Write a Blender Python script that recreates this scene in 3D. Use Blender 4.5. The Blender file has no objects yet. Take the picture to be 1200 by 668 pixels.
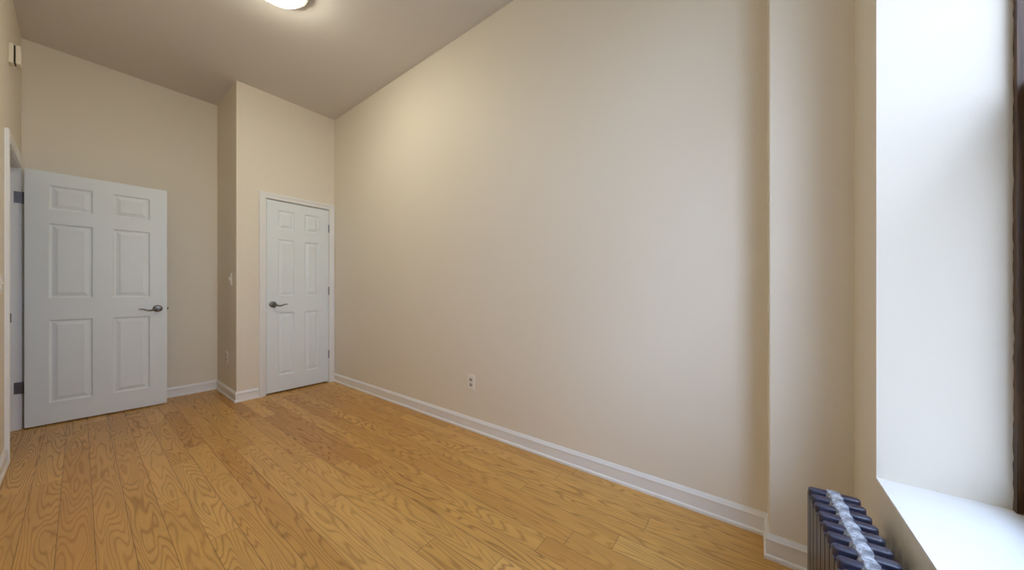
import bpy, bmesh, math, random
from mathutils import Vector, Matrix
random.seed(4)
S = bpy.context.scene
COL = S.collection
PI = math.pi

# ------------------------------------------------------------------ camera
F_PX, Y0, X0, YAW, CAM_H = 377.91, 340.2, 600.2, 0.93, 1.0927
cam_d = bpy.data.cameras.new('camera')
cam = bpy.data.objects.new('camera', cam_d); COL.objects.link(cam)
cam_d.sensor_fit = 'HORIZONTAL'; cam_d.sensor_width = 36.0
cam_d.lens = F_PX / 1200 * 36.0
cam_d.shift_y = (Y0 - 334.0) / 1200
cam_d.clip_start = 0.02
cam.location = (0, 0, CAM_H)
cam.rotation_euler = (PI / 2, 0, -YAW)
S.camera = cam

# ------------------------------------------------------------------ view, world, light
S.view_settings.view_transform = 'Standard'
S.view_settings.look = 'None'
S.view_settings.gamma = 1.0
S.view_settings.use_curve_mapping = False
S.view_settings.exposure = 0.08
S.cycles.max_bounces = 16
S.cycles.diffuse_bounces = 12
S.cycles.transparent_max_bounces = 16
S.cycles.use_denoising = True
S.cycles.sample_clamp_indirect = 6.0
S.cycles.caustics_reflective = False
S.cycles.caustics_refractive = False

SKY = 4.5
world = bpy.data.worlds.new('sky'); S.world = world; world.use_nodes = True
nt = world.node_tree; nt.nodes.clear()
n_out = nt.nodes.new('ShaderNodeOutputWorld'); n_bg = nt.nodes.new('ShaderNodeBackground')
n_tc = nt.nodes.new('ShaderNodeTexCoord'); n_sep = nt.nodes.new('ShaderNodeSeparateXYZ')
n_rmp = nt.nodes.new('ShaderNodeValToRGB')
nt.links.new(n_tc.outputs['Generated'], n_sep.inputs[0])
n_map = nt.nodes.new('ShaderNodeMapRange')
n_map.inputs[1].default_value = -1; n_map.inputs[2].default_value = 1
nt.links.new(n_sep.outputs[2], n_map.inputs[0]); nt.links.new(n_map.outputs[0], n_rmp.inputs[0])
e = n_rmp.color_ramp.elements
e[0].position = 0.0; e[0].color = (0.30, 0.30, 0.30, 1)
e[1].position = 1.0; e[1].color = (1.9, 2.6, 4.0, 1)
a = n_rmp.color_ramp.elements.new(0.44); a.color = (0.50, 0.53, 0.62, 1)
a = n_rmp.color_ramp.elements.new(0.52); a.color = (0.98, 1.09, 1.40, 1)
a = n_rmp.color_ramp.elements.new(0.80); a.color = (0.84, 0.96, 1.36, 1)
nt.links.new(n_rmp.outputs[0], n_bg.inputs[0]); n_bg.inputs[1].default_value = SKY
nt.links.new(n_bg.outputs[0], n_out.inputs[0])

# the bright open part of the sky above the yard: a very soft, cool sun
SUN_E, SUN_ANGLE = 1.35, 26
sd = bpy.data.lights.new('soft_sun', 'SUN'); sd.energy = SUN_E; sd.angle = math.radians(SUN_ANGLE)
sd.color = (0.78, 0.88, 1.16)
so = bpy.data.objects.new('soft_sun', sd); COL.objects.link(so)
so.rotation_euler = Vector((1.0, 0.55, -0.95)).to_track_quat('-Z', 'Y').to_euler()

LAMP_E = 54.0
LAMP_COL = (1.0, 0.94, 0.75)

# ------------------------------------------------------------------ materials
def mat(name, col, rough=0.5, spec=0.5, metal=0.0, noise=0.0, nscale=20, bump=0.0, bscale=200):
    m = bpy.data.materials.new(name); m.use_nodes = True
    t = m.node_tree; b = t.nodes['Principled BSDF']
    b.inputs['Base Color'].default_value = (*col, 1); b.inputs['Roughness'].default_value = rough
    b.inputs['Specular IOR Level'].default_value = spec; b.inputs['Metallic'].default_value = metal
    tc = t.nodes.new('ShaderNodeTexCoord')
    if noise:
        n = t.nodes.new('ShaderNodeTexNoise'); n.inputs['Scale'].default_value = nscale; n.inputs['Detail'].default_value = 4
        t.links.new(tc.outputs['Object'], n.inputs['Vector'])
        mx = t.nodes.new('ShaderNodeMix'); mx.data_type = 'RGBA'
        mx.inputs[6].default_value = (*[c * (1 - noise) for c in col], 1)
        mx.inputs[7].default_value = (*[min(1, c * (1 + noise)) for c in col], 1)
        t.links.new(n.outputs['Fac'], mx.inputs[0]); t.links.new(mx.outputs[2], b.inputs['Base Color'])
    if bump:
        n2 = t.nodes.new('ShaderNodeTexNoise'); n2.inputs['Scale'].default_value = bscale; n2.inputs['Detail'].default_value = 3
        t.links.new(tc.outputs['Object'], n2.inputs['Vector'])
        bp = t.nodes.new('ShaderNodeBump'); bp.inputs['Strength'].default_value = bump; bp.inputs['Distance'].default_value = 0.002
        t.links.new(n2.outputs['Fac'], bp.inputs['Height']); t.links.new(bp.outputs[0], b.inputs['Normal'])
    return m

WALL = mat('cream_wall_paint', (0.762, 0.712, 0.612), 0.55, 0.3, noise=0.012, nscale=3, bump=0.12, bscale=90)
CEIL = mat('ceiling_paint', (0.66, 0.635, 0.615), 0.7, 0.2, noise=0.012, nscale=3, bump=0.1, bscale=90)
SILLM = mat('white_sill_paint', (0.84, 0.83, 0.80), 0.35, 0.5, noise=0.01, nscale=6)
TRIM = mat('white_semigloss_trim', (0.79, 0.805, 0.815), 0.32, 0.5, noise=0.01, nscale=8)
DOORM = mat('white_door_paint', (0.755, 0.82, 0.86), 0.38, 0.45, noise=0.01, nscale=6, bump=0.05, bscale=160)
NICKEL = mat('satin_nickel', (0.17, 0.16, 0.155), 0.28, 0.5, 1.0, noise=0.05, nscale=60)
HINGEM = mat('dull_steel_hinge', (0.14, 0.135, 0.14), 0.4, 0.5, 0.9, noise=0.08, nscale=60)
CREAMP = mat('aged_cream_plastic', (0.74, 0.69, 0.58), 0.4, 0.4, noise=0.03, nscale=40)
PALEMETAL = mat('pale_brushed_metal', (0.55, 0.55, 0.54), 0.35, 0.5, 0.8, noise=0.04, nscale=50)
PLASTIC = mat('white_plastic', (0.80, 0.78, 0.73), 0.35, 0.5, noise=0.01, nscale=30)
SLOT = mat('dark_slot', (0.03, 0.028, 0.026), 0.6, 0.3, noise=0.1, nscale=60)
GREYP = mat('grey_socket_plastic', (0.42, 0.40, 0.38), 0.4, 0.4, noise=0.03, nscale=40)
IRON = mat('dark_radiator_enamel', (0.036, 0.037, 0.066), 0.36, 0.5, noise=0.15, nscale=40, bump=0.15, bscale=120)
LINER = mat('sky_tinted_jamb_liner', (0.62, 0.78, 1.0), 0.3, 0.5, 0.0, noise=0.05, nscale=40)  # blue of the reflected sky is put into this base colour

_b = IRON.node_tree.nodes['Principled BSDF']; _b.inputs['Coat Weight'].default_value = 0.3; _b.inputs['Coat Roughness'].default_value = 0.22; _b.inputs['Coat IOR'].default_value = 1.5

def wood_frame():
    m = mat('old_brown_window_wood', (0.11, 0.05, 0.018), 0.4, 0.45)
    t = m.node_tree; b = t.nodes['Principled BSDF']
    tc = t.nodes.new('ShaderNodeTexCoord'); mp = t.nodes.new('ShaderNodeMapping'); mp.inputs['Scale'].default_value = (120, 120, 5)
    n = t.nodes.new('ShaderNodeTexNoise'); n.inputs['Scale'].default_value = 1.0; n.inputs['Detail'].default_value = 5
    r = t.nodes.new('ShaderNodeValToRGB')
    r.color_ramp.elements[0].position = .3; r.color_ramp.elements[0].color = (0.022, 0.009, 0.004, 1)
    r.color_ramp.elements[1].position = .75; r.color_ramp.elements[1].color = (0.13, 0.060, 0.016, 1)
    t.links.new(tc.outputs['Object'], mp.inputs[0]); t.links.new(mp.outputs[0], n.inputs['Vector'])
    t.links.new(n.outputs['Fac'], r.inputs[0]); t.links.new(r.outputs[0], b.inputs['Base Color'])
    return m
WOODF = wood_frame()

def dusty_iron():
    m = mat('dusty_radiator_hub', (0.05, 0.045, 0.06), 0.45, 0.5)
    t = m.node_tree; b = t.nodes['Principled BSDF']
    tc = t.nodes.new('ShaderNodeTexCoord')
    n = t.nodes.new('ShaderNodeTexNoise'); n.inputs['Scale'].default_value = 70; n.inputs['Detail'].default_value = 6
    n.inputs['Distortion'].default_value = 1.2
    r = t.nodes.new('ShaderNodeValToRGB')
    r.color_ramp.elements[0].position = .36; r.color_ramp.elements[0].color = (0.16, 0.165, 0.19, 1)
    r.color_ramp.elements[1].position = .66; r.color_ramp.elements[1].color = (0.62, 0.66, 0.72, 1)
    t.links.new(tc.outputs['Object'], n.inputs['Vector']); t.links.new(n.outputs['Fac'], r.inputs[0])
    t.links.new(r.outputs[0], b.inputs['Base Color'])
    return m
DUSTY = dusty_iron()

def glass_mat():
    m = bpy.data.materials.new('window_glass'); m.use_nodes = True; t = m.node_tree; t.nodes.clear()
    o = t.nodes.new('ShaderNodeOutputMaterial'); mx = t.nodes.new('ShaderNodeMixShader')
    tr = t.nodes.new('ShaderNodeBsdfTransparent'); tr.inputs[0].default_value = (0.94, 0.97, 0.97, 1)
    gl = t.nodes.new('ShaderNodeBsdfGlossy'); gl.inputs['Roughness'].default_value = 0.02
    lw = t.nodes.new('ShaderNodeLayerWeight'); lw.inputs[0].default_value = 0.5     # two faces of a thin pane, same from both sides
    pw = t.nodes.new('ShaderNodeMath'); pw.operation = 'POWER'; pw.inputs[1].default_value = 4.0; t.links.new(lw.outputs['Facing'], pw.inputs[0])
    fr = t.nodes.new('ShaderNodeMath'); fr.operation = 'MULTIPLY_ADD'; fr.inputs[1].default_value = 0.75; fr.inputs[2].default_value = 0.03
    t.links.new(pw.outputs[0], fr.inputs[0]); t.links.new(fr.outputs[0], mx.inputs[0]); t.links.new(tr.outputs[0], mx.inputs[1]); t.links.new(gl.outputs[0], mx.inputs[2])
    t.links.new(mx.outputs[0], o.inputs[0]); return m
GLASS = glass_mat()

def screen_mat():
    m = bpy.data.materials.new('insect_screen_mesh'); m.use_nodes = True; t = m.node_tree; t.nodes.clear()
    o = t.nodes.new('ShaderNodeOutputMaterial'); mx = t.nodes.new('ShaderNodeMixShader')
    tr = t.nodes.new('ShaderNodeBsdfTransparent'); df = t.nodes.new('ShaderNodeBsdfDiffuse'); df.inputs[0].default_value = (0.10, 0.10, 0.11, 1)
    mx.inputs[0].default_value = 0.18
    t.links.new(tr.outputs[0], mx.inputs[1]); t.links.new(df.outputs[0], mx.inputs[2]); t.links.new(mx.outputs[0], o.inputs[0]); return m
SCREEN = screen_mat()

def lamp_mat():
    m = mat('lit_opal_glass', (0.9, 0.88, 0.84), 0.3, 0.5)
    b = m.node_tree.nodes['Principled BSDF']
    b.inputs['Emission Color'].default_value = (*LAMP_COL, 1); b.inputs['Emission Strength'].default_value = LAMP_E
    return m
OPAL = lamp_mat()

PLANK_W, PLANK_X = 0.1, 0.04
def floor_mat():
    m = bpy.data.materials.new('oak_strip_floor'); m.use_nodes = True; t = m.node_tree; L = t.links.new
    b = t.nodes['Principled BSDF']
    def N(k): return t.nodes.new(k)
    def M(op, a, bb=None, c=None):
        n = N('ShaderNodeMath'); n.operation = op
        for i, v in enumerate((a, bb, c)):
            if v is None: continue
            if isinstance(v, (int, float)): n.inputs[i].default_value = v
            else: L(v, n.inputs[i])
        return n.outputs[0]
    tc = N('ShaderNodeTexCoord'); sp = N('ShaderNodeSeparateXYZ'); L(tc.outputs['Object'], sp.inputs[0])
    X, Y = sp.outputs[0], sp.outputs[1]
    xs = M('DIVIDE', M('SUBTRACT', X, PLANK_X), PLANK_W)
    row = M('FLOOR', xs); xf = M('SUBTRACT', xs, row)
    w1 = N('ShaderNodeTexWhiteNoise'); w1.noise_dimensions = '1D'; L(M('ADD', row, 37.3), w1.inputs['W'])
    ln = M('ADD', M('MULTIPLY', w1.outputs['Value'], 0.9), 1.0)
    ys = M('ADD', M('DIVIDE', Y, ln), M('MULTIPLY', w1.outputs['Value'], 17.7))
    brd = M('FLOOR', ys); yf = M('SUBTRACT', ys, brd)
    cb = N('ShaderNodeCombineXYZ'); L(row, cb.inputs[0]); L(brd, cb.inputs[1])
    w2 = N('ShaderNodeTexWhiteNoise'); w2.noise_dimensions = '2D'; L(cb.outputs[0], w2.inputs['Vector'])
    rnd, rcol = w2.outputs['Value'], w2.outputs['Color']
    sc = N('ShaderNodeSeparateColor'); L(rcol, sc.inputs[0])
    # smooth stretched field: its contour lines are the cathedral grain
    v = N('ShaderNodeCombineXYZ')
    L(M('MULTIPLY', X, 11.0), v.inputs[0]); L(M('MULTIPLY', Y, 1.05), v.inputs[1]); L(M('MULTIPLY', rnd, 91.0), v.inputs[2])
    n1 = N('ShaderNodeTexNoise'); n1.inputs['Scale'].default_value = 1.0; n1.inputs['Detail'].default_value = 1.6; n1.inputs['Roughness'].default_value = 0.42
    L(v.outputs[0], n1.inputs['Vector'])
    ring = M('SINE', M('MULTIPLY', n1.outputs['Fac'], 125.0))
    ring = M('POWER', M('MULTIPLY', M('ADD', ring, 1.0), 0.5), 4.0)
    # how strongly figured the board is, and pores
    fig = M('ADD', M('MULTIPLY', sc.outputs[1], 0.6), 0.4)
    v2 = N('ShaderNodeCombineXYZ')
    L(M('MULTIPLY', X, 340.0), v2.inputs[0]); L(M('MULTIPLY', Y, 14.0), v2.inputs[1]); L(M('MULTIPLY', rnd, 53.0), v2.inputs[2])
    n2 = N('ShaderNodeTexNoise'); n2.inputs['Scale'].default_value = 1.0; n2.inputs['Detail'].default_value = 3; L(v2.outputs[0], n2.inputs['Vector'])
    v3 = N('ShaderNodeCombineXYZ')
    L(M('MULTIPLY', X, 14.0), v3.inputs[0]); L(M('MULTIPLY', Y, 3.0), v3.inputs[1]); L(M('MULTIPLY', rnd, 21.0), v3.inputs[2])
    n3 = N('ShaderNodeTexNoise'); n3.inputs['Scale'].default_value = 1.0; n3.inputs['Detail'].default_value = 3; L(v3.outputs[0], n3.inputs['Vector'])
    rp = N('ShaderNodeValToRGB'); L(sc.outputs[0], rp.inputs[0])
    e = rp.color_ramp.elements
    e[0].position = 0; e[0].color = (0.49, 0.245, 0.058, 1)
    e[1].position = 1; e[1].color = (0.63, 0.365, 0.112, 1)
    q = rp.color_ramp.elements.new(0.12); q.color = (0.53, 0.278, 0.068, 1)
    q = rp.color_ramp.elements.new(0.6); q.color = (0.585, 0.328, 0.088, 1)
    dark = N('ShaderNodeMix'); dark.data_type = 'RGBA'; dark.blend_type = 'MULTIPLY'
    L(M('MULTIPLY', M('MULTIPLY', ring, fig), M('ADD', M('MULTIPLY', n2.outputs['Fac'], 1.2), 0.05)), dark.inputs[0])
    L(rp.outputs[0], dark.inputs[6]); dark.inputs[7].default_value = (0.34, 0.25, 0.17, 1)
    var = N('ShaderNodeMix'); var.data_type = 'RGBA'; var.blend_type = 'MULTIPLY'; var.inputs[0].default_value = 1.0
    g = M('ADD', M('MULTIPLY', n3.outputs['Fac'], 0.30), M('ADD', M('MULTIPLY', n2.outputs['Fac'], 0.40), 0.67))
    cg = N('ShaderNodeCombineColor'); L(g, cg.inputs[0]); L(g, cg.inputs[1]); L(g, cg.inputs[2])
    L(dark.outputs[2], var.inputs[6]); L(cg.outputs[0], var.inputs[7])
    # joints between boards
    ex = M('MULTIPLY', M('MINIMUM', xf, M('SUBTRACT', 1.0, xf)), PLANK_W)
    ey = M('MULTIPLY', M('MINIMUM', yf, M('SUBTRACT', 1.0, yf)), ln)
    ed = M('MINIMUM', ex, ey)
    gap = N('ShaderNodeMapRange'); gap.inputs[1].default_value = 0.0005; gap.inputs[2].default_value = 0.0018
    gap.inputs[3].default_value = 1.0; gap.inputs[4].default_value = 0.0; L(ed, gap.inputs[0])
    gp = N('ShaderNodeMix'); gp.data_type = 'RGBA'; L(M('MULTIPLY', gap.outputs[0], 0.75), gp.inputs[0])
    L(var.outputs[2], gp.inputs[6]); gp.inputs[7].default_value = (0.10, 0.042, 0.012, 1)
    L(gp.outputs[2], b.inputs['Base Color'])
    L(M('ADD', M('MULTIPLY', ring, 0.10), 0.34), b.inputs['Roughness'])
    b.inputs['Specular IOR Level'].default_value = 0.45
    bp = N('ShaderNodeBump'); bp.inputs['Strength'].default_value = 0.25; bp.inputs['Distance'].default_value = 0.0012
    L(M('ADD', M('MULTIPLY', gap.outputs[0], -1.0), M('MULTIPLY', ring, -0.12)), bp.inputs['Height']); L(bp.outputs[0], b.inputs['Normal'])
    return m
OAK = floor_mat()

# ------------------------------------------------------------------ mesh helpers
def obj(name, bm, m, parent=None, smooth=False, bevel=0.0, seg=2):
    bmesh.ops.recalc_face_normals(bm, faces=bm.faces)
    me = bpy.data.meshes.new(name); bm.to_mesh(me); bm.free()
    if m: me.materials.append(m)
    o = bpy.data.objects.new(name, me); COL.objects.link(o)
    if parent: o.parent = parent
    if smooth:
        for p in me.polygons: p.use_smooth = True
        try: me.set_sharp_from_angle(angle=math.radians(40))
        except Exception: pass
    if bevel:
        md = o.modifiers.new('bevel', 'BEVEL'); md.width = bevel; md.segments = seg; md.limit_method = 'ANGLE'
    return o
def empty(name, loc=(0, 0, 0), rz=0.0):
    o = bpy.data.objects.new(name, None); COL.objects.link(o); o.location = loc; o.rotation_euler = (0, 0, rz)
    o.empty_display_size = 0.1; return o
def tag(o, label, cat, group=None, kind=None):
    o['label'] = label; o['category'] = cat
    if group: o['group'] = group
    if kind: o['kind'] = kind
    return o
def struct(o, label, cat): return tag(o, label, cat, kind='structure')
def box(bm, x0, x1, y0, y1, z0, z1):
    v = [bm.verts.new((x, y, z)) for z in (z0, z1) for x, y in ((x0, y0), (x1, y0), (x1, y1), (x0, y1))]
    for f in ((0, 3, 2, 1), (4, 5, 6, 7), (0, 1, 5, 4), (1, 2, 6, 5), (2, 3, 7, 6), (3, 0, 4, 7)): bm.faces.new([v[i] for i in f])
def boxes(*bs):
    bm = bmesh.new()
    for b in bs: box(bm, *b)
    return bm
def prism(bm, pts, z0, z1):
    a = [bm.verts.new((x, y, z0)) for x, y in pts]; b = [bm.verts.new((x, y, z1)) for x, y in pts]
    n = len(pts); bm.faces.new(a[::-1]); bm.faces.new(b)
    for i in range(n): bm.faces.new((a[i], a[(i + 1) % n], b[(i + 1) % n], b[i]))
def cyl(bm, c, axis, r, h, seg=24, r2=None):
    """closed cylinder from c along axis for h"""
    q = Vector(axis).normalized().to_track_quat('Z', 'Y').to_matrix().to_4x4()
    M = Matrix.Translation(Vector(c)) @ q @ Matrix.Translation((0, 0, h / 2))
    bmesh.ops.create_cone(bm, cap_ends=True, segments=seg, radius1=r, radius2=r if r2 is None else r2, depth=h, matrix=M)
def lathe(bm, prof, c=(0, 0, 0), axis=(0, 0, 1), seg=48):
    q = Vector(axis).normalized().to_track_quat('Z', 'Y').to_matrix(); c = Vector(c)
    rings = []
    for r, z in prof:
        if r < 1e-6: rings.append([bm.verts.new(c + q @ Vector((0, 0, z)))])
        else: rings.append([bm.verts.new(c + q @ Vector((r * math.cos(2 * PI * k / seg), r * math.sin(2 * PI * k / seg), z))) for k in range(seg)])
    for A, B in zip(rings, rings[1:]):
        for k in range(seg):
            f = [A[k % len(A)], A[(k + 1) % len(A)], B[(k + 1) % len(B)], B[k % len(B)]]
            f = [x for i, x in enumerate(f) if x not in f[:i]]
            if len(f) > 2: bm.faces.new(f)
def tube(bm, pts, rad, seg=12, flat=1.0):
    """swept round/oval tube; rad list or number"""
    P = [Vector(p) for p in pts]; n = len(P); R = rad if isinstance(rad, (list, tuple)) else [rad] * n
    rings = []
    for i in range(n):
        d = (P[min(i + 1, n - 1)] - P[max(i - 1, 0)]).normalized()
        u = d.cross(Vector((0, 0, 1)));  u = u.normalized() if u.length > 1e-4 else Vector((1, 0, 0)); w = u.cross(d)
        rings.append([bm.verts.new(P[i] + R[i] * (math.cos(2 * PI * k / seg) * u * flat + math.sin(2 * PI * k / seg) * w)) for k in range(seg)])
    for A, B in zip(rings, rings[1:]):
        for k in range(seg): bm.faces.new((A[k], A[(k + 1) % seg], B[(k + 1) % seg], B[k]))
    bm.faces.new(rings[0][::-1]); bm.faces.new(rings[-1])
def sweep(bm, path, prof, side=1):
    """profile (out, z) swept along a 2-D floor path with mitred corners; side=+1: out is to the left of travel"""
    n = len(path); P = [Vector(p) for p in path]; rings = []
    for i in range(n):
        d0 = (P[i] - P[i - 1]).normalized() if i else (P[1] - P[0]).normalized()
        d1 = (P[i + 1] - P[i]).normalized() if i < n - 1 else d0
        n0 = Vector((-d0.y, d0.x)) * side; n1 = Vector((-d1.y, d1.x)) * side
        m = (n0 + n1); m = m / max(m.dot(n0), 1e-6)
        rings.append([bm.verts.new((P[i].x + m.x * o, P[i].y + m.y * o, z)) for o, z in prof])
    k = len(prof)
    for A, B in zip(rings, rings[1:]):
        for j in range(k): bm.faces.new((A[j], A[(j + 1) % k], B[(j + 1) % k], B[j]))
    bm.faces.new(rings[0]); bm.faces.new(rings[-1][::-1])

# ------------------------------------------------------------------ room numbers (metres)
ZC = 3.143
XR, YC, XC, YB = 1.833, 4.039, 0.915, 4.763
XL = -0.282
YJ, XB = -0.055, 1.687
YW = -0.2965
XS, ZS, YN = 1.4227, 0.533, -0.5327
XS0, ZT = -0.10, 2.72            # other side and top of the window opening
YO = -0.65                      # outer face of window wall
DOOR_H = 2.045

# ------------------------------------------------------------------ shell
struct(obj('floor', boxes((-1.7, 2.0, YO, 5.0, -0.06, 0.0)), OAK), 'golden oak plank floor with cathedral grain', 'floor')
struct(obj('ceiling', boxes((-1.7, 2.0, YO, 5.0, ZC, ZC + 0.08)), CEIL), 'plain painted ceiling above the small room', 'ceiling')

bm = bmesh.new(); prism(bm, [(XR, YC + 0.9), (XR, YJ), (XB, YJ), (XB, YO), (2.0, YO), (2.0, YC + 0.9)], 0, ZC)
struct(obj('wall_right', bm, WALL, bevel=0.004), 'long cream wall on the right with a shallow bump near the window', 'wall')

struct(obj('wall_back', boxes((-1.7, XR, YB, 4.95, 0, ZC)), WALL), 'cream end wall behind the open white door', 'wall')

CD0, CD1 = 1.150, 1.776         # closet opening
bm = bmesh.new()
prism(bm, [(XC, YB), (XC, YC), (CD0, YC), (CD0, YC + 0.11), (XC + 0.11, YC + 0.11), (XC + 0.11, YB)], 0, ZC)
box(bm, CD1, XR, YC, YC + 0.11, 0, ZC); box(bm, CD0, CD1, YC, YC + 0.11, DOOR_H + 0.008, ZC)
struct(obj('wall_closet', bm, WALL), 'cream boxed-out closet wall holding the narrow closed door', 'wall')

DY0, DY1, DZ = 3.815, 4.607, 2.062
bm = boxes((XL - 0.12, XL, YO, DY0, 0, ZC), (XL - 0.12, XL, DY1, YB, 0, ZC), (XL - 0.12, XL, DY0, DY1, DZ, ZC))
struct(obj('wall_left', bm, WALL), 'cream wall on the left with the open doorway', 'wall')
struct(obj('wall_hall', boxes((-1.7, -1.58, YO, YB, 0, ZC), (-1.58, XL - 0.12, 2.6, 2.7, 0, ZC)), WALL), 'hallway wall seen through the left doorway', 'wall')

bm = boxes((XL - 0.12, XS0, YO, YW, 0, ZC), (XS, XB, YO, YW, 0, ZC), (XS0, XS, YO, YW, 0, ZS - 0.006), (XS0, XS, YO, YW, ZT, ZC))
struct(obj('wall_front', bm, WALL), 'cream window wall with a deep recess behind the radiator', 'wall')
struct(obj('trim_1', boxes((XS0, XS, YO + 0.02, YW, ZS - 0.006, ZS)), SILLM), 'deep white window sill above the radiator', 'window sill')

# baseboards: shoe mould, flat board, moulded cap
BB = [(0, 0), (0.017, 0), (0.017, 0.010), (0.0155, 0.015), (0.012, 0.018), (0.0105, 0.020), (0.0105, 0.072), (0.013, 0.075), (0.013, 0.082),
      (0.0105, 0.085), (0.0085, 0.091), (0.006, 0.095), (0.004, 0.100), (0, 0.100)]
bm = bmesh.new(); sweep(bm, [(XR, YC - 0.018), (XR, YJ), (XB, YJ), (XB, YW)], BB, side=-1)
struct(obj('baseboard_right', bm, TRIM), 'white baseboard along the long right wall and its bump', 'baseboard')
bm = bmesh.new(); sweep(bm, [(XL + 0.0, YB), (XC, YB), (XC, YC), (CD0 - 0.056, YC)], BB, side=-1)
struct(obj('baseboard_back', bm, TRIM), 'white baseboard wrapping the end wall and closet corner', 'baseboard')
bm = bmesh.new(); sweep(bm, [(XL, YW), (XL, DY0 - 0.062)], BB, side=-1)
struct(obj('baseboard_left', bm, TRIM), 'white baseboard at the foot of the left wall', 'baseboard')
bm = bmesh.new(); sweep(bm, [(XB - 0.017, YW), (XL + 0.017, YW)], BB, side=-1)
struct(obj('baseboard_front', bm, TRIM), 'white baseboard below the window behind the radiator', 'baseboard')

# casings: colonial profile swept round an opening (profile: distance from the opening edge, proud of wall)
CP = [(0.0, 0), (0.0, 0.010), (0.006, 0.013), (0.012, 0.012), (0.030, 0.014), (0.040, 0.018), (0.054, 0.018), (0.058, 0.014), (0.058, 0)]
def casing(bm, u0, u1, z1, place):
    """three mitred legs; place(u, out, z) maps to the room"""
    rings = []
    for (u, z, su, sz) in ((u0, 0, -1, 0), (u0, z1, -1, 1), (u1, z1, 1, 1), (u1, 0, 1, 0)):
        rings.append([bm.verts.new(place(u + su * d, o, z + sz * d)) for d, o in CP])
    k = len(CP)
    for A, B in zip(rings, rings[1:]):
        for j in range(k): bm.faces.new((A[j], A[(j + 1) % k], B[(j + 1) % k], B[j]))
    bm.faces.new(rings[0]); bm.faces.new(rings[-1][::-1])

# ---- closet door frame
fr = empty('trim_2', (0, 0, 0)); struct(fr, 'white casing framing the closed closet door', 'door frame')
bm = bmesh.new(); casing(bm, CD0 + 0.003, CD1 - 0.003, DOOR_H + 0.005, lambda u, o, z: (u, YC - o, z)); obj('casing', bm, TRIM, fr)
bm = boxes((CD0 - 0.0005, CD0 + 0.004, YC + 0.001, YC + 0.11, 0, DOOR_H + 0.006), (CD1 - 0.004, CD1 + 0.0005, YC + 0.001, YC + 0.11, 0, DOOR_H + 0.006),
           (CD0 + 0.004, CD1 - 0.004, YC + 0.001, YC + 0.11, DOOR_H + 0.003, DOOR_H + 0.0085))
obj('jamb', bm, TRIM, fr)
obj('door_stop', boxes((CD0 + 0.004, CD0 + 0.016, YC + 0.044, YC + 0.08, 0, DOOR_H), (CD1 - 0.016, CD1 - 0.004, YC + 0.044, YC + 0.08, 0, DOOR_H),
                       (CD0 + 0.016, CD1 - 0.016, YC + 0.044, YC + 0.08, DOOR_H - 0.01, DOOR_H)), TRIM, fr)
# ---- open doorway frame in the left wall
fr = empty('trim_3', (XL, (DY0 + DY1) / 2, 0)); struct(fr, 'white casing and jamb around the open doorway', 'door frame')
def off(bm): bmesh.ops.translate(bm, verts=bm.verts, vec=-fr.location); return bm
bm = bmesh.new(); casing(bm, DY0 + 0.004, DY1 - 0.004, DZ - 0.004, lambda u, o, z: (XL + o, u, z)); obj('casing', off(bm), TRIM, fr)
bm = boxes((XL - 0.12, XL + 0.001, DY0 - 0.001, DY0 + 0.012, 0, DZ), (XL - 0.12, XL + 0.001, DY1 - 0.004, DY1 + 0.0005, 0, DZ),
           (XL - 0.12, XL + 0.001, DY0 + 0.012, DY1 - 0.004, DZ - 0.012, DZ))
obj('jamb', off(bm), TRIM, fr)
obj('door_stop', off(boxes((XL - 0.085, XL - 0.045, DY0 + 0.012, DY0 + 0.023, 0, DZ - 0.012), (XL - 0.085, XL - 0.045, DY1 - 0.015, DY1 - 0.004, 0, DZ - 0.012),
                           (XL - 0.085, XL - 0.045, DY0 + 0.023, DY1 - 0.015, DZ - 0.023, DZ - 0.012))), TRIM, fr)
o = obj('strike_plate', off(boxes((XL - 0.032, XL + 0.0195, DY0 - 0.0005, DY0 + 0.0135, 0.885, 0.945))), HINGEM, fr); o['label'] = 'dull metal latch strike plate'
for z in (0.327, 1.82):
    bm = boxes((XL - 0.024, XL + 0.012, DY1 - 0.0065, DY1 - 0.004, z - 0.045, z + 0.045)); cyl(bm, (XL + 0.0185, DY1 - 0.008, z - 0.046), (0, 0, 1), 0.0055, 0.092, 14)
    o = obj('hinge', off(bm), HINGEM, fr, smooth=True); o['label'] = 'dull steel butt hinge'

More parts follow.
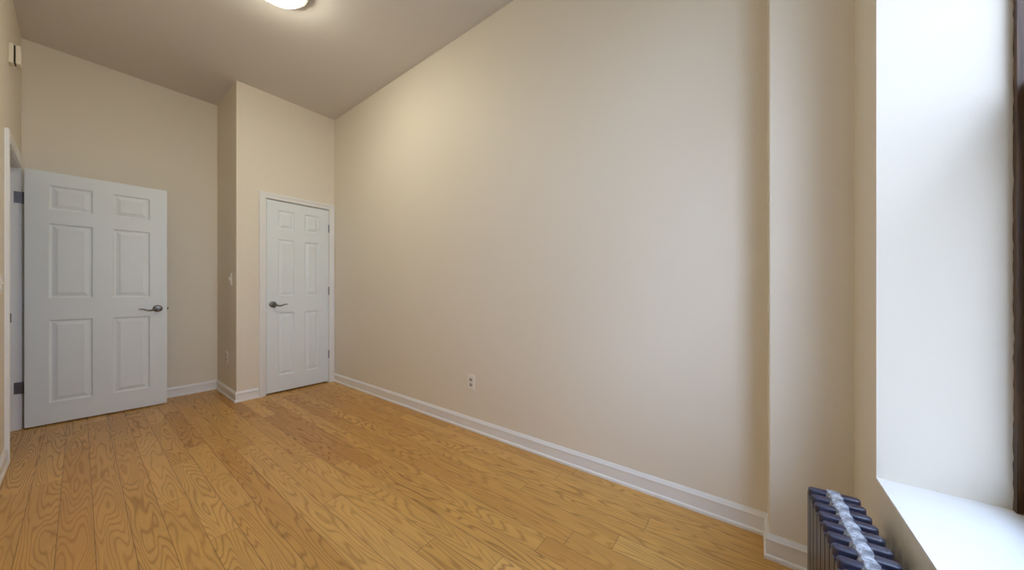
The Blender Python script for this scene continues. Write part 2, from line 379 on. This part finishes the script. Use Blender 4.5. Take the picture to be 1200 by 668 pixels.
# ------------------------------------------------------------------ six-panel doors
ROWS = [(0.170, 0.838), (1.018, 1.620), (1.735, 1.930)]
RINGS = [(0.0, 0.0), (0.003, 0.007), (0.009, 0.0115), (0.017, 0.0115), (0.040, 0.004), (0.0405, 0.0025)]
def door_leaf(w, h, stile, thick, rows):
    """front face at y=0 looking to -y, hinge side x=0"""
    bm = bmesh.new(); pw = (w - 3 * stile) / 2
    xs = [0, stile, stile + pw, 2 * stile + pw, w - stile, w]
    zs = [0] + [z for r in rows for z in r] + [h]
    for (yf, s) in ((0.0, 1), (thick, -1)):
        for i in range(5):
            for j in range(len(zs) - 1):
                a, b, c, d = xs[i], xs[i + 1], zs[j], zs[j + 1]
                if i in (1, 3) and j % 2 == 1:
                    prev = None
                    for ins, dep in RINGS:
                        y = yf + s * dep
                        ring = [bm.verts.new(p) for p in ((a + ins, y, c + ins), (b - ins, y, c + ins), (b - ins, y, d - ins), (a + ins, y, d - ins))]
                        if prev:
                            for k in range(4): bm.faces.new((prev[k], prev[(k + 1) % 4], ring[(k + 1) % 4], ring[k]))
                        prev = ring
                    bm.faces.new(prev)
                else:
                    bm.faces.new([bm.verts.new(p) for p in ((a, yf, c), (b, yf, c), (b, yf, d), (a, yf, d))])
    for i in range(5):
        for z in (0, h): bm.faces.new([bm.verts.new(p) for p in ((xs[i], 0, z), (xs[i + 1], 0, z), (xs[i + 1], thick, z), (xs[i], thick, z))])
    for j in range(len(zs) - 1):
        for x in (0, w): bm.faces.new([bm.verts.new(p) for p in ((x, 0, zs[j]), (x, 0, zs[j + 1]), (x, thick, zs[j + 1]), (x, thick, zs[j]))])
    bmesh.ops.remove_doubles(bm, verts=bm.verts, dist=1e-5)
    return bm
def lever(parent, x, z, s):
    """lever handle on the front face (y=0), lever pointing to s*x"""
    bm = bmesh.new()
    lathe(bm, [(0, -0.013), (0.014, -0.013), (0.024, -0.012), (0.030, -0.009), (0.0325, -0.004), (0.0325, 0.002), (0, 0.002)], (x, 0, z), (0, 1, 0), 32)
    h = obj('lever_handle', bm, NICKEL, parent, smooth=True); h['label'] = 'satin nickel lever handle with round rose'
    bm = bmesh.new()
    lathe(bm, [(0, -0.062), (0.009, -0.062), (0.012, -0.058), (0.012, -0.046), (0.010, -0.040), (0.010, -0.010), (0, -0.010)], (x, 0, z), (0, 1, 0), 20)
    pts, rr = [], []
    for k in range(17):
        t = k / 16
        pts.append((x + s * 0.118 * t, -0.052 + 0.006 * math.sin(PI * t), z - 0.002 - 0.013 * math.sin(PI * min(1, t * 1.15)) ** 2 + 0.004 * t * t))
        rr.append(0.0088 * (1 - 0.45 * t) if k < 16 else 0.003)
    tube(bm, pts, rr, 12, flat=0.8)
    obj('lever', bm, NICKEL, h, smooth=True)

dx, dy = 0.498 + 0.263, 4.516 - 4.565
d1 = obj('door_1', door_leaf(0.7625, 2.037, 0.110, 0.035, ROWS), DOORM, bevel=0.0012, seg=1)
d1.location = (-0.2585, 4.562, 0.013); d1.rotation_euler = (0, 0, math.atan2(dy, dx))
struct(d1, 'white six-panel door standing open against the end wall', 'door')
lever(d1, 0.702, 0.907, -1)
bm = boxes((0.7605, 0.7635, 0.006, 0.029, 0.877, 0.935)); box(bm, 0.762, 0.773, 0.012, 0.023, 0.897, 0.915)
o = obj('latch', bm, HINGEM, d1); o['label'] = 'dark metal latch bolt in the door edge'

W2 = CD1 - CD0 - 0.008 - 0.008
d2 = obj('door_2', door_leaf(W2, DOOR_H - 0.021, 0.103, 0.035, ROWS), DOORM, bevel=0.0012, seg=1)
d2.location = (CD0 + 0.0095, YC + 0.004, 0.016)
struct(d2, 'white narrow six-panel closet door, closed', 'door')
lever(d2, 1.216 - d2.location.x, 0.927, 1)
for z in (0.337, 1.085, 1.823):
    bm = bmesh.new(); c = (W2 + 0.002, -0.008, z - d2.location.z - 0.045)
    cyl(bm, c, (0, 0, 1), 0.0065, 0.09, 14); cyl(bm, (c[0], c[1], c[2] - 0.004), (0, 0, 1), 0.0045, 0.098, 12)
    box(bm, W2 - 0.0015, W2 + 0.004, -0.006, 0.03, c[2], c[2] + 0.09)
    o = obj('hinge', bm, HINGEM, d2, smooth=True); o['label'] = 'dull steel hinge knuckle'

# ------------------------------------------------------------------ window
ZM = 1.617
wn = empty('window_1', ((XS0 + XS) / 2, YN, ZS)); struct(wn, 'old brown wooden double-hung window set in the deep white recess', 'window')
def wl(bm): bmesh.ops.translate(bm, verts=bm.verts, vec=-wn.location); return bm
# jagged inside stop where the wall paint meets the old wood
def jag_stop(side):
    bm = bmesh.new(); n = 130; rnd = random.Random(8 + side); prev = None
    x_in = (XS - 0.0185) if side > 0 else (XS0 + 0.0185); x_w = XS if side > 0 else XS0
    low = 0.0
    for k in range(n + 1):
        z = ZS + (ZT - ZS) * k / n
        low = 0.8 * low + rnd.uniform(-0.0026, 0.0026)
        xe = x_w - side * (0.0015 + abs(low) + (0.0035 if rnd.random() < 0.14 else 0)) 
        y0, y1 = YN + 0.0015, YN - 0.012
        ring = [bm.verts.new(p) for p in ((x_in, y0, z), (xe, y0, z), (x_w + side * 0.0005, y1 + 0.010, z), (x_w + side * 0.0005, y1, z), (x_in, y1, z))]
        if prev:
            for j in range(5): bm.faces.new((prev[j], prev[(j + 1) % 5], ring[(j + 1) % 5], ring[j]))
        else: bm.faces.new(ring)
        prev = ring
    bm.faces.new(prev); return bm
for s in (1, -1): obj('inside_stop', wl(jag_stop(s)), WOODF, wn)
obj('jamb_liner', wl(boxes((XS - 0.003, XS + 0.001, YO + 0.02, YN - 0.012, ZS, ZT), (XS0 - 0.001, XS0 + 0.003, YO + 0.02, YN - 0.012, ZS, ZT),
    (XS - 0.0175, XS - 0.003, YN - 0.051, YN - 0.0125, ZM + 0.001, ZT - 0.021), (XS0 + 0.003, XS0 + 0.0175, YN - 0.051, YN - 0.0125, ZM + 0.001, ZT - 0.021))), LINER, wn)
obj('head_jamb', wl(boxes((XS0 + 0.003, XS - 0.003, YO + 0.02, YN, ZT - 0.02, ZT + 0.001))), WOODF, wn)
ZM = 1.617
def sash(name, y0, y1, z0, z1, stile, bot, top):
    x0, x1 = XS0 + 0.004, XS - 0.004
    bm = boxes((x0, x0 + stile, y0, y1, z0, z1), (x1 - stile, x1, y0, y1, z0, z1), (x0 + stile, x1 - stile, y0, y1, z0, z0 + bot), (x0 + stile, x1 - stile, y0, y1, z1 - top, z1))
    s = obj(name, wl(bm), WOODF, wn, bevel=0.002)
    yc = (y0 + y1) / 2
    g = obj('pane', wl(boxes((x0 + stile - 0.005, x1 - stile + 0.005, yc - 0.002, yc + 0.002, z0 + bot - 0.005, z1 - top + 0.005))), GLASS, s); g['label'] = 'clear glass pane'
    return s
lo = sash('lower_sash', YN - 0.048, YN - 0.0135, ZS + 0.001, ZM, 0.045, 0.075, 0.035)
up = sash('upper_sash', YN - 0.086, YN - 0.052, ZM - 0.035, ZT - 0.021, 0.034, 0.035, 0.05)
bm = bmesh.new(); lathe(bm, [(0, 0), (0.004, 0), (0.005, 0.004), (0.004, 0.009), (0, 0.010)], (XS - 0.016, YN - 0.018, ZM), (0, 0, 1), 14)
o = obj('white_peg', wl(bm), PLASTIC, wn, smooth=True); o['label'] = 'small white peg on top of the lower sash'
sc_ = obj('screen_frame', wl(boxes((XS0 + 0.004, XS0 + 0.022, YO + 0.025, YO + 0.036, ZS + 0.001, ZM + 0.01), (XS - 0.022, XS - 0.004, YO + 0.025, YO + 0.036, ZS + 0.001, ZM + 0.01),
        (XS0 + 0.022, XS - 0.022, YO + 0.025, YO + 0.036, ZS + 0.001, ZS + 0.02), (XS0 + 0.022, XS - 0.022, YO + 0.025, YO + 0.036, ZM - 0.008, ZM + 0.01))), LINER, wn)
obj('screen_mesh', wl(boxes((XS0 + 0.02, XS - 0.02, YO + 0.030, YO + 0.031, ZS + 0.018, ZM - 0.006))), SCREEN, sc_)

# ------------------------------------------------------------------ radiator
RH, PITCH, NSEC = 0.485, 0.0445, 18
ROT = math.radians(3.0)
rad = empty('cast_iron_radiator', (1.362, -0.194, 0.0), ROT)       # x runs away from the corner: sections go to -x
tag(rad, 'dark cast iron radiator with dusty top under the window', 'radiator')
def section_bm():
    bm = bmesh.new(); D, W = 0.114, 0.0235
    def loaf(z0, z1, d, w, rt):
        # stadium plan, rounded over the top
        def ring(dd, ww, z):
            r = ww / 2; pts = []
            for k in range(9): t = -PI / 2 + PI * k / 8; pts.append((r * math.sin(t), dd / 2 - r + r * math.cos(t)))
            for k in range(9): t = PI / 2 + PI * k / 8; pts.append((r * math.sin(t), -(dd / 2 - r) + r * math.cos(t)))
            return [bm.verts.new((x, y, z)) for x, y in pts]
        levels = [(d - 2 * rt * .6, w - 2 * rt * .6, z0), (d, w, z0 + rt)]
        for k in range(0, 6):
            t = k / 5 * PI / 2; levels.append((d - 2 * rt * (1 - math.cos(t)), w - 2 * rt * (1 - math.cos(t)), z1 - rt + rt * math.sin(t)))
        rs = [ring(*l) for l in levels]
        for A, B in zip(rs, rs[1:]):
            n = len(A)
            for k in range(n): bm.faces.new((A[k], A[(k + 1) % n], B[(k + 1) % n], B[k]))
        bm.faces.new(rs[0][::-1]); bm.faces.new(rs[-1])
    loaf(RH - 0.060, RH, D, W, 0.0055)
    loaf(0.050, 0.105, D, W, 0.008)
    for k in range(1):                       # broad front column, neighbours nearly touch
        w, yf = 0.0195, D / 2 - 0.001
        prism(bm, [(-w, yf - 0.010), (w, yf - 0.010), (w, yf - 0.003), (w - 0.003, yf), (-w + 0.003, yf), (-w, yf - 0.003)], 0.060, RH - 0.022)
    for y in (-0.0455, -0.0155, 0.0155, 0.0455):
        cyl(bm, (0, y, 0.09), (0, 0, 1), 0.0112, RH - 0.13, 16)
    return bm
def hub_bm(seed):
    """cast nipple joint between neighbours, caked with old paint: slightly wavy edges"""
    bm = bmesh.new(); r = random.Random(seed); n = 5; prev = None
    for k in range(n):
        x = -PITCH / 2 + PITCH * k / (n - 1); hw = 0.0165 + r.uniform(-0.003, 0.003); zt = RH + 0.0015 + r.uniform(-0.0006, 0.0012)
        ring = [bm.verts.new((x, y, z)) for y, z in ((-hw, RH - 0.050), (-hw - 0.002, RH - 0.012), (-hw, RH - 0.003), (-hw * .7, zt), (hw * .7, zt), (hw, RH - 0.003), (hw + 0.002, RH - 0.012), (hw, RH - 0.050))]
        if prev:
            for j in range(8): bm.faces.new((prev[j], prev[(j + 1) % 8], ring[(j + 1) % 8], ring[j]))
        else: bm.faces.new(ring)
        prev = ring
    bm.faces.new(prev[::-1]); return bm
sec_me = None
for i in range(NSEC):
    if sec_me is None:
        s = obj('section', section_bm(), IRON, rad, smooth=True); sec_me = s.data
    else:
        s = bpy.data.objects.new('section', sec_me); COL.objects.link(s); s.parent = rad
    s.location = (-0.012 - PITCH * i, 0, 0)
    h = obj('hub', hub_bm(100 + i), DUSTY, s, smooth=True); h['label'] = 'pale dusty paint-caked joint along the top'
    if i == 0:
        me = h.data
        for v in me.vertices:
            if v.co.x > 0.012: v.co.x = 0.012
    cb = bmesh.new(); cyl(cb, (-PITCH / 2, 0, 0.078), (1, 0, 0), 0.017, PITCH, 16)
    if i < NSEC - 1: obj('lower_joint', cb, IRON, s, smooth=True).location = (-0.0, 0, 0)
    else: cb.free()
    if i in (0, NSEC - 1):
        for y in (-0.042, 0.042):
            fb = bmesh.new(); lathe(fb, [(0, 0), (0.017, 0), (0.018, 0.004), (0.012, 0.016), (0.0095, 0.035), (0.011, 0.056), (0, 0.060)], (0, y, 0), (0, 0, 1), 18)
            obj('foot', fb, IRON, s, smooth=True)

# ------------------------------------------------------------------ ceiling lamp
LX, LY = 0.775, 2.52
lamp = empty('ceiling_lamp', (LX, LY, ZC)); tag(lamp, 'lit white dome lamp on the ceiling', 'ceiling lamp')
bm = bmesh.new(); lathe(bm, [(0, 0), (0.168, 0), (0.180, -0.010), (0.181, -0.034), (0.178, -0.038), (0.1615, -0.038), (0.1605, -0.030), (0, -0.030)], seg=64)
obj('base', bm, PALEMETAL, lamp, smooth=True)
bm = bmesh.new(); prof = [(0.160, -0.028)]
for k in range(0, 13):
    t = k / 12 * PI / 2; prof.append((0.160 * math.cos(t), -0.038 - 0.066 * math.sin(t)))
prof[-1] = (0, -0.104); lathe(bm, prof, seg=64)
o = obj('glass_dome', bm, OPAL, lamp, smooth=True); o['label'] = 'glowing white glass dome'

# ------------------------------------------------------------------ wall plates
def plate_base(root, w=0.072, h=0.117):
    """local frame: plate lies in xz, faces -y"""
    bm = bmesh.new(); t = 0.006
    a = [bm.verts.new(p) for p in ((-w / 2, 0, -h / 2), (w / 2, 0, -h / 2), (w / 2, 0, h / 2), (-w / 2, 0, h / 2))]
    b = [bm.verts.new((p.co.x, -t * .55, p.co.z)) for p in a]
    c = [bm.verts.new((p.co.x * 0.93, -t, p.co.z * 0.957)) for p in a]
    bm.faces.new(a); bm.faces.new(c)
    for A, B in ((a, b), (b, c)):
        for k in range(4): bm.faces.new((A[k], A[(k + 1) % 4], B[(k + 1) % 4], B[k]))
    return obj('cover_plate', bm, PLASTIC, root)
def screw(root, z):
    bm = bmesh.new(); lathe(bm, [(0, -0.0072), (0.002, -0.0072), (0.003, -0.0066), (0.0032, -0.0055), (0, -0.0055)], (0, 0, z), (0, 1, 0), 14)
    obj('screw', bm, GREYP, root, smooth=True)
def outlet(name, loc, rz, label):
    r = empty(name, loc, rz); tag(r, label, 'outlet'); plate_base(r)
    for z in (0.0195, -0.0195):
        bm = bmesh.new(); pts = []
        for k in range(24):
            t = 2 * PI * k / 24; pts.append((0.0168 * math.cos(t), max(-0.0135, min(0.0135, 0.0168 * math.sin(t)))))
        A = [bm.verts.new((x, -0.0055, z + q)) for x, q in pts]; B = [bm.verts.new((x, -0.0085, z + q)) for x, q in pts]
        bm.faces.new(A); bm.faces.new(B)
        for k in range(24): bm.faces.new((A[k], A[(k + 1) % 24], B[(k + 1) % 24], B[k]))
        s = obj('socket', bm, GREYP, r)
        bm = boxes((-0.0075, -0.005, -0.0089, -0.008, z - 0.002, z + 0.007), (0.005, 0.0075, -0.0089, -0.008, z - 0.001, z + 0.006)); cyl(bm, (0, -0.0089, z - 0.0075), (0, 1, 0), 0.0026, 0.001, 12)
        obj('slot', bm, SLOT, s)
    screw(r, 0); return r
def switch(name, loc, rz, label):
    r = empty(name, loc, rz); tag(r, label, 'light switch'); plate_base(r)
    obj('rocker', boxes((-0.016, 0.016, -0.0085, -0.005, -0.033, 0.033)), PLASTIC, r, bevel=0.0015)
    bm = bmesh.new(); tube(bm, [(0, -0.007, -0.002), (0, -0.014, 0.006), (0, -0.019, 0.011)], [0.005, 0.0045, 0.0035], 10); obj('toggle', bm, PLASTIC, r, smooth=True)
    for z in (0.044, -0.044): screw(r, z)
    return r
outlet('wall_outlet', (XR, 1.763, 0.375), -PI / 2 * 1.0, 'white outlet low on the long right wall')
outlet('wall_outlet', (XC, 4.372, 0.402), -PI / 2, 'white outlet low on the closet side wall, below the light switch')
switch('light_switch', (XC, 4.225, 1.205), -PI / 2, 'white light switch on the closet side wall, above an outlet')
switch('light_switch', (XL, 3.56, 1.13), PI / 2, 'white light switch beside the doorway, cut by the left edge')

# ---- small two-piece box high on the left wall
bx = empty('wall_sensor', (XL, 3.97, 2.60)); tag(bx, 'small white box with dark seam, high on the left wall', 'sensor')
o = obj('back_plate', boxes((0, 0.020, -0.04, 0.04, 0, 0.130)), CREAMP, bx, bevel=0.003)
o = obj('cover', boxes((0.027, 0.047, -0.04, 0.04, 0.004, 0.126)), CREAMP, bx, bevel=0.004)
for z0, z1 in ((0.010, 0.058), (0.066, 0.122)):
    o = obj('dark_seam', boxes((0.0195, 0.0275, -0.036, 0.036, z0, z1)), SLOT, bx); o['label'] = 'dark gap between the halves'
